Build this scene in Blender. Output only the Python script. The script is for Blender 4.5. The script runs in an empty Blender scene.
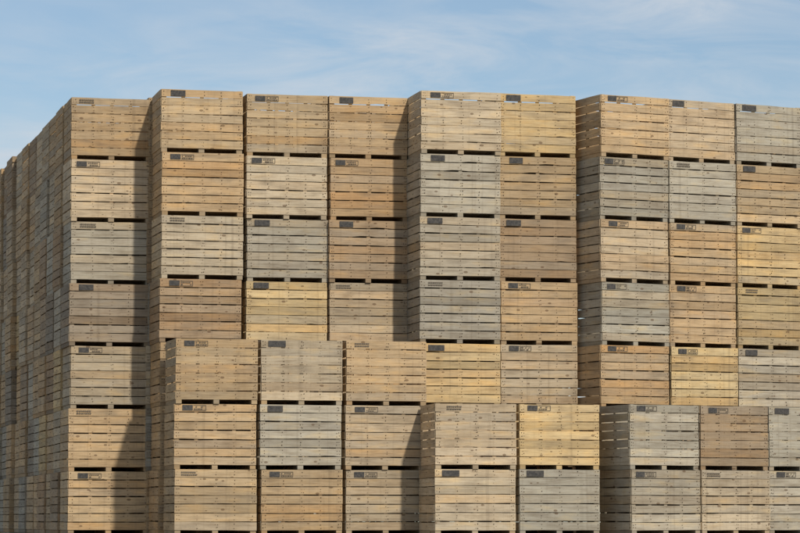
import bpy, math, random, bmesh
from mathutils import Vector
random.seed(11)
scene = bpy.context.scene
scene.view_settings.view_transform = 'Standard'
scene.view_settings.look = 'None'
scene.view_settings.exposure = 0

# ------------------------------------------------------------------ helpers
class NT:
    def __init__(s, tree): s.t = tree; s.n = tree.nodes; s.l = tree.links
    def node(s, typ, **kw):
        n = s.n.new(typ)
        for k, v in kw.items(): setattr(n, k, v)
        return n
    def put(s, sock, v):
        if isinstance(v, bpy.types.NodeSocket): s.l.new(v, sock)
        else: sock.default_value = v
    def math(s, op, a, b=0.0, c=None, clamp=False):
        n = s.node('ShaderNodeMath', operation=op, use_clamp=clamp)
        s.put(n.inputs[0], a); s.put(n.inputs[1], b)
        if c is not None: s.put(n.inputs[2], c)
        return n.outputs[0]
    def mix(s, f, a, b, bt='MIX'):
        n = s.node('ShaderNodeMix', data_type='RGBA', blend_type=bt)
        s.put(n.inputs[0], f); s.put(n.inputs[6], a); s.put(n.inputs[7], b)
        return n.outputs[2]
    def rng(s, v, a, b, c, d):
        n = s.node('ShaderNodeMapRange')
        s.put(n.inputs[0], v)
        for i, x in enumerate((a, b, c, d)): s.put(n.inputs[i+1], x)
        return n.outputs[0]
    def mapping(s, vec, scale, loc=(0, 0, 0), rot=(0, 0, 0)):
        n = s.node('ShaderNodeMapping')
        s.put(n.inputs[0], vec); n.inputs[3].default_value = scale
        n.inputs[2].default_value = rot
        s.put(n.inputs[1], loc)
        return n.outputs[0]
    def noise(s, vec, scale, detail=3, w=None, rough=.55, dist=0):
        n = s.node('ShaderNodeTexNoise')
        if w is not None:
            n.noise_dimensions = '4D'; s.put(n.inputs['W'], w)
        s.put(n.inputs['Vector'], vec)
        n.inputs['Scale'].default_value = scale
        n.inputs['Detail'].default_value = detail
        n.inputs['Roughness'].default_value = rough
        n.inputs['Distortion'].default_value = dist
        return n.outputs[0]

def new_mat(name):
    m = bpy.data.materials.new(name); m.use_nodes = True
    m.node_tree.nodes.clear()
    nt = NT(m.node_tree)
    out = nt.node('ShaderNodeOutputMaterial')
    b = nt.node('ShaderNodeBsdfPrincipled')
    nt.l.new(b.outputs[0], out.inputs[0])
    b.inputs['Roughness'].default_value = .85
    b.inputs['Specular IOR Level'].default_value = .15
    return m, nt, b

def wood(name, dark=1.0):
    m, nt, b = new_mat(name)
    uv = nt.node('ShaderNodeTexCoord').outputs['UV']
    oi = nt.node('ShaderNodeObjectInfo')
    geo = nt.node('ShaderNodeNewGeometry')
    isl = geo.outputs['Random Per Island']
    w = nt.math('ADD', nt.math('MULTIPLY', isl, 57.0), nt.math('MULTIPLY', oi.outputs['Random'], 91.0))
    r1 = nt.math('FRACT', nt.math('MULTIPLY', w, 7.31))
    r2 = nt.math('FRACT', nt.math('MULTIPLY', w, 13.77))
    r3 = nt.math('FRACT', nt.math('MULTIPLY', w, 3.17))
    base = oi.outputs['Color']
    val = nt.rng(r1, 0, 1, .78, 1.13)
    cc = nt.node('ShaderNodeCombineColor')
    for i in range(3): nt.l.new(val, cc.inputs[i])
    c = nt.mix(1.0, base, cc.outputs[0], 'MULTIPLY')
    warm = nt.rng(r2, .68, 1, 0, .55)
    c = nt.mix(warm, c, nt.mix(1.0, c, (1.0, .82, .62, 1), 'MULTIPLY'))
    silver = nt.rng(r3, .68, 1, 0, .4)
    c = nt.mix(silver, c, (.37, .33, .26, 1))
    # long weathering blotches
    bl = nt.noise(nt.mapping(uv, (1.6, 6, 1)), 1.0, 5, w)
    c = nt.mix(nt.rng(bl, .51, .70, 0, .5), c, (.20, .16, .115, 1))
    c = nt.mix(nt.rng(bl, .47, .30, 0, .8), c, nt.mix(1.0, c, (1.27, 1.15, .93, 1), 'MULTIPLY'))
    # grain
    g = nt.noise(nt.mapping(uv, (2.2, 60, 1)), 1.0, 6, w, .68)
    c = nt.mix(nt.rng(g, .46, .70, 0, .7), c, nt.mix(1.0, c, (.50, .42, .33, 1), 'MULTIPLY'))
    # crate-wide damp patches
    gen = nt.node('ShaderNodeTexCoord').outputs['Object']
    dm = nt.noise(nt.mapping(gen, (1.6, 1.6, 2.6)), 1.0, 5, nt.math('MULTIPLY', oi.outputs['Random'], 63), .62)
    c = nt.mix(nt.rng(dm, .50, .68, 0, .4), c, nt.mix(1.0, c, (.62, .56, .50, 1), 'MULTIPLY'))
    # knots
    v = nt.node('ShaderNodeTexVoronoi'); v.voronoi_dimensions = '3D'
    comb = nt.node('ShaderNodeCombineXYZ')
    nt.l.new(w, comb.inputs[2])
    nt.l.new(nt.mapping(uv, (3.4, 6.5, 0), comb.outputs[0]), v.inputs['Vector'])
    v.inputs['Scale'].default_value = 1.0
    kr = nt.math('FRACT', nt.math('MULTIPLY', v.outputs['Color'], 5.3))
    thr = nt.rng(kr, 0, 1, .05, .15)
    k = nt.math('MULTIPLY', nt.math('LESS_THAN', v.outputs['Distance'], thr), .65)
    c = nt.mix(k, c, (.11, .06, .03, 1))
    # grime streaks running across board ends
    st = nt.noise(nt.mapping(uv, (14, 1.2, 1)), 1.0, 3, nt.math('MULTIPLY', oi.outputs['Random'], 40))
    c = nt.mix(nt.rng(st, .56, .8, 0, .4), c, (.12, .085, .055, 1))
    c = nt.mix(1.0, c, (dark, dark, dark, 1), 'MULTIPLY')
    nt.l.new(c, b.inputs['Base Color'])
    bp = nt.node('ShaderNodeBump'); bp.inputs['Strength'].default_value = .5
    bp.inputs['Distance'].default_value = .004
    nt.l.new(g, bp.inputs['Height']); nt.l.new(bp.outputs[0], b.inputs['Normal'])
    return m

M_WOOD = wood('weathered_wood')
M_SKID = wood('skid_wood', .8)
def flat(name, col, col2, sc=30):
    m, nt, b = new_mat(name)
    tc = nt.node('ShaderNodeTexCoord').outputs['Object']
    oi = nt.node('ShaderNodeObjectInfo')
    n = nt.noise(tc, sc, 4, nt.math('MULTIPLY', oi.outputs['Random'], 30))
    nt.l.new(nt.mix(nt.rng(n, .35, .65, 0, 1), col, col2), b.inputs['Base Color'])
    return m
M_PLATE = flat('label_plate', (.045, .044, .043, 1), (.10, .09, .078, 1))
M_NAIL = flat('rusty_nail', (.05, .035, .025, 1), (.09, .05, .03, 1))
M_INK = flat('stencil_ink', (.075, .065, .055, 1), (.20, .16, .115, 1), 60)
MATS = [M_WOOD, M_SKID, M_PLATE, M_NAIL, M_INK]

# ------------------------------------------------------------------ crate meshes
CW, CD, CH = 1.60, 1.20, 1.215
def build_crate(seed, label):
    R = random.Random(seed)
    V, F, UV, MI = [], [], [], []
    def board(axis, lo, hi, mat=0, nseg=1, jit=None):
        o = [a for a in (0, 1, 2) if a != axis]
        base = len(V)
        per = [(0, 0), (1, 0), (1, 1), (0, 1)]
        dims = [hi[o[0]]-lo[o[0]], hi[o[1]]-lo[o[1]]]
        vv = [0, dims[0], dims[0]+dims[1], 2*dims[0]+dims[1], 2*(dims[0]+dims[1])]
        for s in range(nseg+1):
            t = s/nseg
            for p in per:
                d = jit(t, p[1]) if jit else (0, 0, 0)
                c = [0, 0, 0]
                c[axis] = lo[axis]+(hi[axis]-lo[axis])*t
                c[o[0]] = hi[o[0]] if p[0] else lo[o[0]]
                c[o[1]] = hi[o[1]] if p[1] else lo[o[1]]
                V.append((c[0]+d[0], c[1]+d[1], c[2]+d[2]))
        L = hi[axis]-lo[axis]
        for s in range(nseg):
            u0, u1 = L*s/nseg, L*(s+1)/nseg
            for i in range(4):
                j = (i+1) % 4
                a = base+4*s+i; b_ = base+4*s+j; c_ = base+4*(s+1)+j; d_ = base+4*(s+1)+i
                F.append([a, b_, c_, d_]); UV.append([(u0, vv[i]), (u0, vv[i+1]), (u1, vv[i+1]), (u1, vv[i])]); MI.append(mat)
        for s in (0, nseg):
            F.append([base+4*s+i for i in (0, 3, 2, 1)])
            UV.append([(x*.3, y) for x, y in ((0, 0), (0, dims[1]), (dims[0], dims[1]), (dims[0], 0))]); MI.append(mat)
    z0, z1 = .080, 1.207
    n = 7
    T = .02
    def layout():
        gaps = [R.uniform(.010, .026) for _ in range(n-1)]
        hs = [R.uniform(.93, 1.07) for _ in range(n)]
        k = (z1-z0-sum(gaps))/sum(hs)
        out = []; z = z0
        for i in range(n):
            out.append((z, z+hs[i]*k)); z += hs[i]*k+(gaps[i] if i < n-1 else 0)
        return out
    LAY = {}
    def slat(axis, face, k, za, zb):
        a = R.uniform(-.005, .005); bw = R.uniform(-.008, .008); ph = R.uniform(0, 6)
        e0 = R.uniform(0, .014); e1 = R.uniform(0, .014)
        tk = T+R.uniform(-.003, .004)
        wt = R.uniform(0, .003); wb = R.uniform(0, .003)   # wavy sawn edges
        chip = R.random() < .05; cp = R.uniform(.05, .95)
        ns = 10 if axis == 0 else 6
        def J(t, up, q):
            wv = (wt*math.sin(ph+t*9) if up else wb*math.sin(ph*2+t*11))
            if chip and not up and abs(t-cp) < .06: wv += .014
            cup = bw*4*t*(1-t)*.6
            return (0, cup, a*(2*t-1)+wv) if q == 0 else (cup, 0, a*(2*t-1)+wv)
        if axis == 0:
            ya, yb = (T-tk, T) if face == 0 else (CD-T, CD-T+tk)
            board(0, (e0, ya, za), (CW-e1, yb, zb), 0, ns, lambda t, up: J(t, up, 0))
        else:
            xa, xb = (T-tk+.001, T) if face == 0 else (CW-T, CW-T+tk-.001)
            board(1, (xa, T+.001+e0, za), (xb, CD-T-.001-e1, zb), 0, ns, lambda t, up: J(t, up, 1))
    for ax in (0, 1):
        for f in (0, 1):
            LAY[(ax, f)] = layout()
            for k, (za, zb) in enumerate(LAY[(ax, f)]): slat(ax, f, k, za, zb)
    e = .0015
    P = .085
    for x in (T+e, CW-T-e-P):
        for y in (T+e, CD-T-e-P):
            board(2, (x, y, .078), (x+P, y+P, 1.212))
    for x in (.40, .765, 1.13):
        for y in (T+e, CD-T-e-.03):
            board(2, (x, y, .10), (x+.07, y+.03, 1.19))
    for x in (T+e, CW-T-e-.03):
        board(2, (x, .565, .10), (x+.03, .635, 1.19))
    for i in range(8):
        y = .024+i*.145
        board(0, (.11, y, .078), (CW-.11, y+.135, .098))
    for x in (.012, .74, CW-.122):
        board(1, (x, .004+R.uniform(0, .015), 0), (x+.11, CD-.006, .0765), 1, 1)
    # nails
    L0 = LAY[(0, 0)]
    for k in range(n):
        za, zb = L0[k]; hs = zb-za
        for x in (.045, .085, .435, .80, .835, 1.165, CW-.085, CW-.045):
            if R.random() < .25: continue
            for q in (.3, .72):
                xx = x+R.uniform(-.010, .010); zz = za+hs*q+R.uniform(-.012, .012)
                s_ = R.uniform(.003, .0075)
                board(0, (xx-s_, -.0105, zz-s_), (xx+s_, .003, zz+s_), 3)
        za, zb = LAY[(1, 0)][k]
        for y in (.06, .6, CD-.06):
            zz = (za+zb)*.5+R.uniform(-.03, .03)
            board(1, (-.008, y-.005, zz-.005), (.003, y+.005, zz+.005), 3)
    # label on the top slat
    lx = R.uniform(.10, .22); zt, ztop = L0[n-1]
    if label == 0:
        board(0, (lx, -.014, zt+.012), (lx+R.uniform(.27, .34), -.0115, zt+.012+.112), 2)
    elif label == 1:
        zb_ = zt+.02
        w_ = .46; h_ = .10
        board(0, (lx, -.014, zb_), (lx+.20, -.0115, zb_+h_), 2)
        for (xa, xb, za, zb2) in ((.21, w_, 0, .008), (.21, w_, h_-.008, h_), (w_-.008, w_, .010, h_-.010)):
            board(0, (lx+xa, -.014, zb_+za), (lx+xb, -.0115, zb_+zb2), 4)
        for zz in (.022, .058):
            x = .225
            while x < w_-.05:
                ww = R.uniform(.016, .04)
                if R.random() < .75:
                    board(0, (lx+x, -.014, zb_+zz), (lx+x+ww, -.0115, zb_+zz+.016), 4)
                x += ww+.009
    else:
        lx += .02
        for zz in (.035, .08):
            x = 0
            while x < .28:
                ww = R.uniform(.02, .045)
                board(0, (lx+x, -.014, zt+zz), (lx+x+ww, -.0115, zt+zz+.024), 4)
                x += ww+.008
    me = bpy.data.meshes.new('crate_mesh')
    me.from_pydata(V, [], F)
    uvl = me.uv_layers.new(name='UVMap')
    i = 0
    for uvq in UV:
        for u in uvq:
            uvl.data[i].uv = u; i += 1
    me.polygons.foreach_set('material_index', MI)
    for m in MATS: me.materials.append(m)
    me.update()
    bm = bmesh.new(); bm.from_mesh(me); bmesh.ops.recalc_face_normals(bm, faces=bm.faces); bm.to_mesh(me); bm.free()
    return me

MESH = {}
NS = 10
for s in range(NS):
    for l in range(3):
        MESH[(s, l)] = build_crate(100+s*7+l, l)

COL = {
 'T': (.520, .375, .215), 'Y': (.560, .418, .220), 'G': (.440, .388, .292), 'P': (.530, .422, .280),
 'B': (.400, .287, .175), 'O': (.505, .352, .198), 'D': (.31, .252, .182), 'S': (.38, .34, .265),
}
def crate(px, py, row, theta, code, sx=1.0, sz=1.0, lab=None, far=False):
    s = random.randrange(NS)
    l = lab if lab is not None else random.choice((0, 0, 0, 1, 1, 2))
    ob = bpy.data.objects.new('wooden_crate', MESH[(s, l)])
    scene.collection.objects.link(ob)
    j = random.uniform
    ob.location = (px+j(-.018, .018)*(1.6 if far else 1), py+j(-.035, .035)*(.4 if far else 1), row*CH*sz)
    ob.rotation_euler = (0, 0, theta+math.radians(j(-.7, .7)))
    ob.scale = (sx, 1, sz)
    c = COL[code]; v = j(.90, 1.07); h = j(-.03, .03)
    ob.color = (c[0]*v*(1+h), c[1]*v, c[2]*v*(1-h), 1)
    return ob

F_PX, PITCH = 3060.0, math.radians(4.75)
CAMZ = 1.47
TH1, TH2 = math.radians(13.3), math.radians(26)
def stack(X, Y, theta, h, codes, deep=1, sx=1.0, sz=1.0, deepcodes='TTTPPPGGSBDBY', labs=None):
    for k in range(deep):
        ox = X-math.sin(theta)*k*1.245; oy = Y+math.cos(theta)*k*1.245
        jx, jy = (0, 0) if k == 0 else (random.uniform(-.08, .04), random.uniform(-.01, .01))
        for r in range(h):
            idx = h-1-r
            code = codes[idx] if (k == 0 and idx < len(codes)) else random.choice(deepcodes)
            crate(ox+jx, oy+jy, r, theta, code, sx, sz, labs[idx] if (labs and k == 0 and idx < len(labs)) else None, k > 0)

# back wall
stack(-6.41, 59.30, TH1, 8, 'TPGDPTTT', 18, labs=[2,1,2,0,1,2,1,1])
stack(-4.587, 58.40, TH1, 8, 'TTPBTTTT', 18, sz=1.004, labs=[0,1,2,1,1,1,1,1])
stack(-2.96, 58.75, TH1, 8, 'TPGYTTTT', 2, labs=[1,1,0,0,1,1,1,1])
stack(-1.37, 59.05, TH1, 8, 'TOBPTTTT', 2, sx=.98, labs=[0,1,0,2,1,1,1,1])
stack(.384, 58.36, TH1, 8, 'PGGSYTTT', 2, labs=[1,0,0,2,0,1,1,1])
stack(1.93, 58.78, TH1, 8, 'YTBTPTTT', 2, sx=.965, labs=[0,0,0,1,1,1,1,1])
GX, GY = 3.855, 58.50
for i, cs in enumerate(('TGPGTTTT', 'PGTTYTTT', 'GTYYGTTT', 'TPYGTTTT', 'TGYPTTTT')):
    d = 1.54*i
    stack(GX+d*math.cos(TH2), GY+d*math.sin(TH2), TH2, 8, cs, 1 if i == 0 else 2, sx=.95, sz=.995)
# front, four high
JX, JY = -4.19, 56.9
for i, (cs, lb) in enumerate((('TTTT', [1,1,2,1]), ('PGTT', [0,0,1,1]), ('TPPT', [2,1,1,1]))):
    d = 1.625*i
    stack(JX+d*math.cos(TH1), JY+d*math.sin(TH1), TH1, 4, cs, 1, sx=.975, labs=lb)
# front, three high
for i, (cs, lb) in enumerate((('PPT', [2,0,0]), ('YGT', [1,0,0]))):
    d = 1.60*i
    stack(.65+d*math.cos(TH1), 56.75+d*math.sin(TH1), TH1, 3, cs, 1, sx=.975, labs=lb)
for i, cs in enumerate(('GGT', 'BPT', 'GGT', 'TPT', 'YTT')):
    d = 1.53*i
    stack(4.30+d*math.cos(TH2), 57.2+d*math.sin(TH2), TH2, 3, cs, 1, sx=.945)

# ------------------------------------------------------------------ ground
m, nt, b = new_mat('concrete_yard')
tc = nt.node('ShaderNodeTexCoord').outputs['Object']
n1 = nt.noise(tc, .35, 6); n2 = nt.noise(tc, 14, 5)
c = nt.mix(nt.rng(n1, .35, .65, 0, 1), (.24, .215, .18, 1), (.33, .30, .25, 1))
c = nt.mix(nt.rng(n2, .4, .7, 0, .4), c, (.14, .125, .10, 1))
nt.l.new(c, b.inputs['Base Color'])
gm = bpy.data.meshes.new('ground')
S = 3000
gm.from_pydata([(-S, -S, 0), (S, -S, 0), (S, S, 0), (-S, S, 0)], [], [(0, 1, 2, 3)])
gm.materials.append(m)
g = bpy.data.objects.new('ground', gm); g.location = (0, 0, -.004); scene.collection.objects.link(g)

# ------------------------------------------------------------------ light
AZ = math.radians(28); EL = math.radians(39)
sd = Vector((math.sin(AZ)*math.cos(EL), -math.cos(AZ)*math.cos(EL), math.sin(EL)))
sl = bpy.data.lights.new('sun', 'SUN'); sl.energy = 3.3; sl.angle = math.radians(2.0); sl.color = (1, .945, .86)
so = bpy.data.objects.new('sun', sl); so.rotation_euler = sd.to_track_quat('Z', 'Y').to_euler(); so.location = (20, 0, 40)
scene.collection.objects.link(so)

w = bpy.data.worlds.new('World'); scene.world = w; w.use_nodes = True
w.node_tree.nodes.clear()
nt = NT(w.node_tree)
out = nt.node('ShaderNodeOutputWorld'); bg = nt.node('ShaderNodeBackground')
nt.l.new(bg.outputs[0], out.inputs[0])
sky = nt.node('ShaderNodeTexSky'); sky.sky_type = 'NISHITA'; sky.sun_disc = False
sky.sun_elevation = EL; sky.sun_rotation = math.pi-AZ
sky.air_density = 1.0; sky.dust_density = .6; sky.ozone_density = 2.4
gen = nt.node('ShaderNodeTexCoord').outputs['Generated']
mp = nt.mapping(gen, (15, 15, 62), (2.3, 0, .9), (0, math.radians(9), 0))
cl = nt.noise(mp, 1.0, 8, None, .60, .6)
c2 = nt.noise(nt.mapping(gen, (8, 8, 24), (1.4, 0, .3)), 1.0, 3)
f = nt.math('MULTIPLY', nt.rng(cl, .38, .68, 0, 1), nt.rng(c2, .38, .60, .25, 1))
col = nt.mix(nt.math('MULTIPLY_ADD', f, .85, .04), sky.outputs[0], (6.3, 6.8, 7.4, 1))
nt.l.new(col, bg.inputs['Color']); bg.inputs['Strength'].default_value = .097

# ------------------------------------------------------------------ camera
cam = bpy.data.cameras.new('camera'); co = bpy.data.objects.new('camera', cam)
co.location = (0, 0, CAMZ); co.rotation_euler = (math.pi/2+PITCH, 0, 0)
cam.sensor_width = 36; cam.lens = F_PX/800*36; cam.clip_end = 10000; cam.clip_start = .5
scene.collection.objects.link(co); scene.camera = co
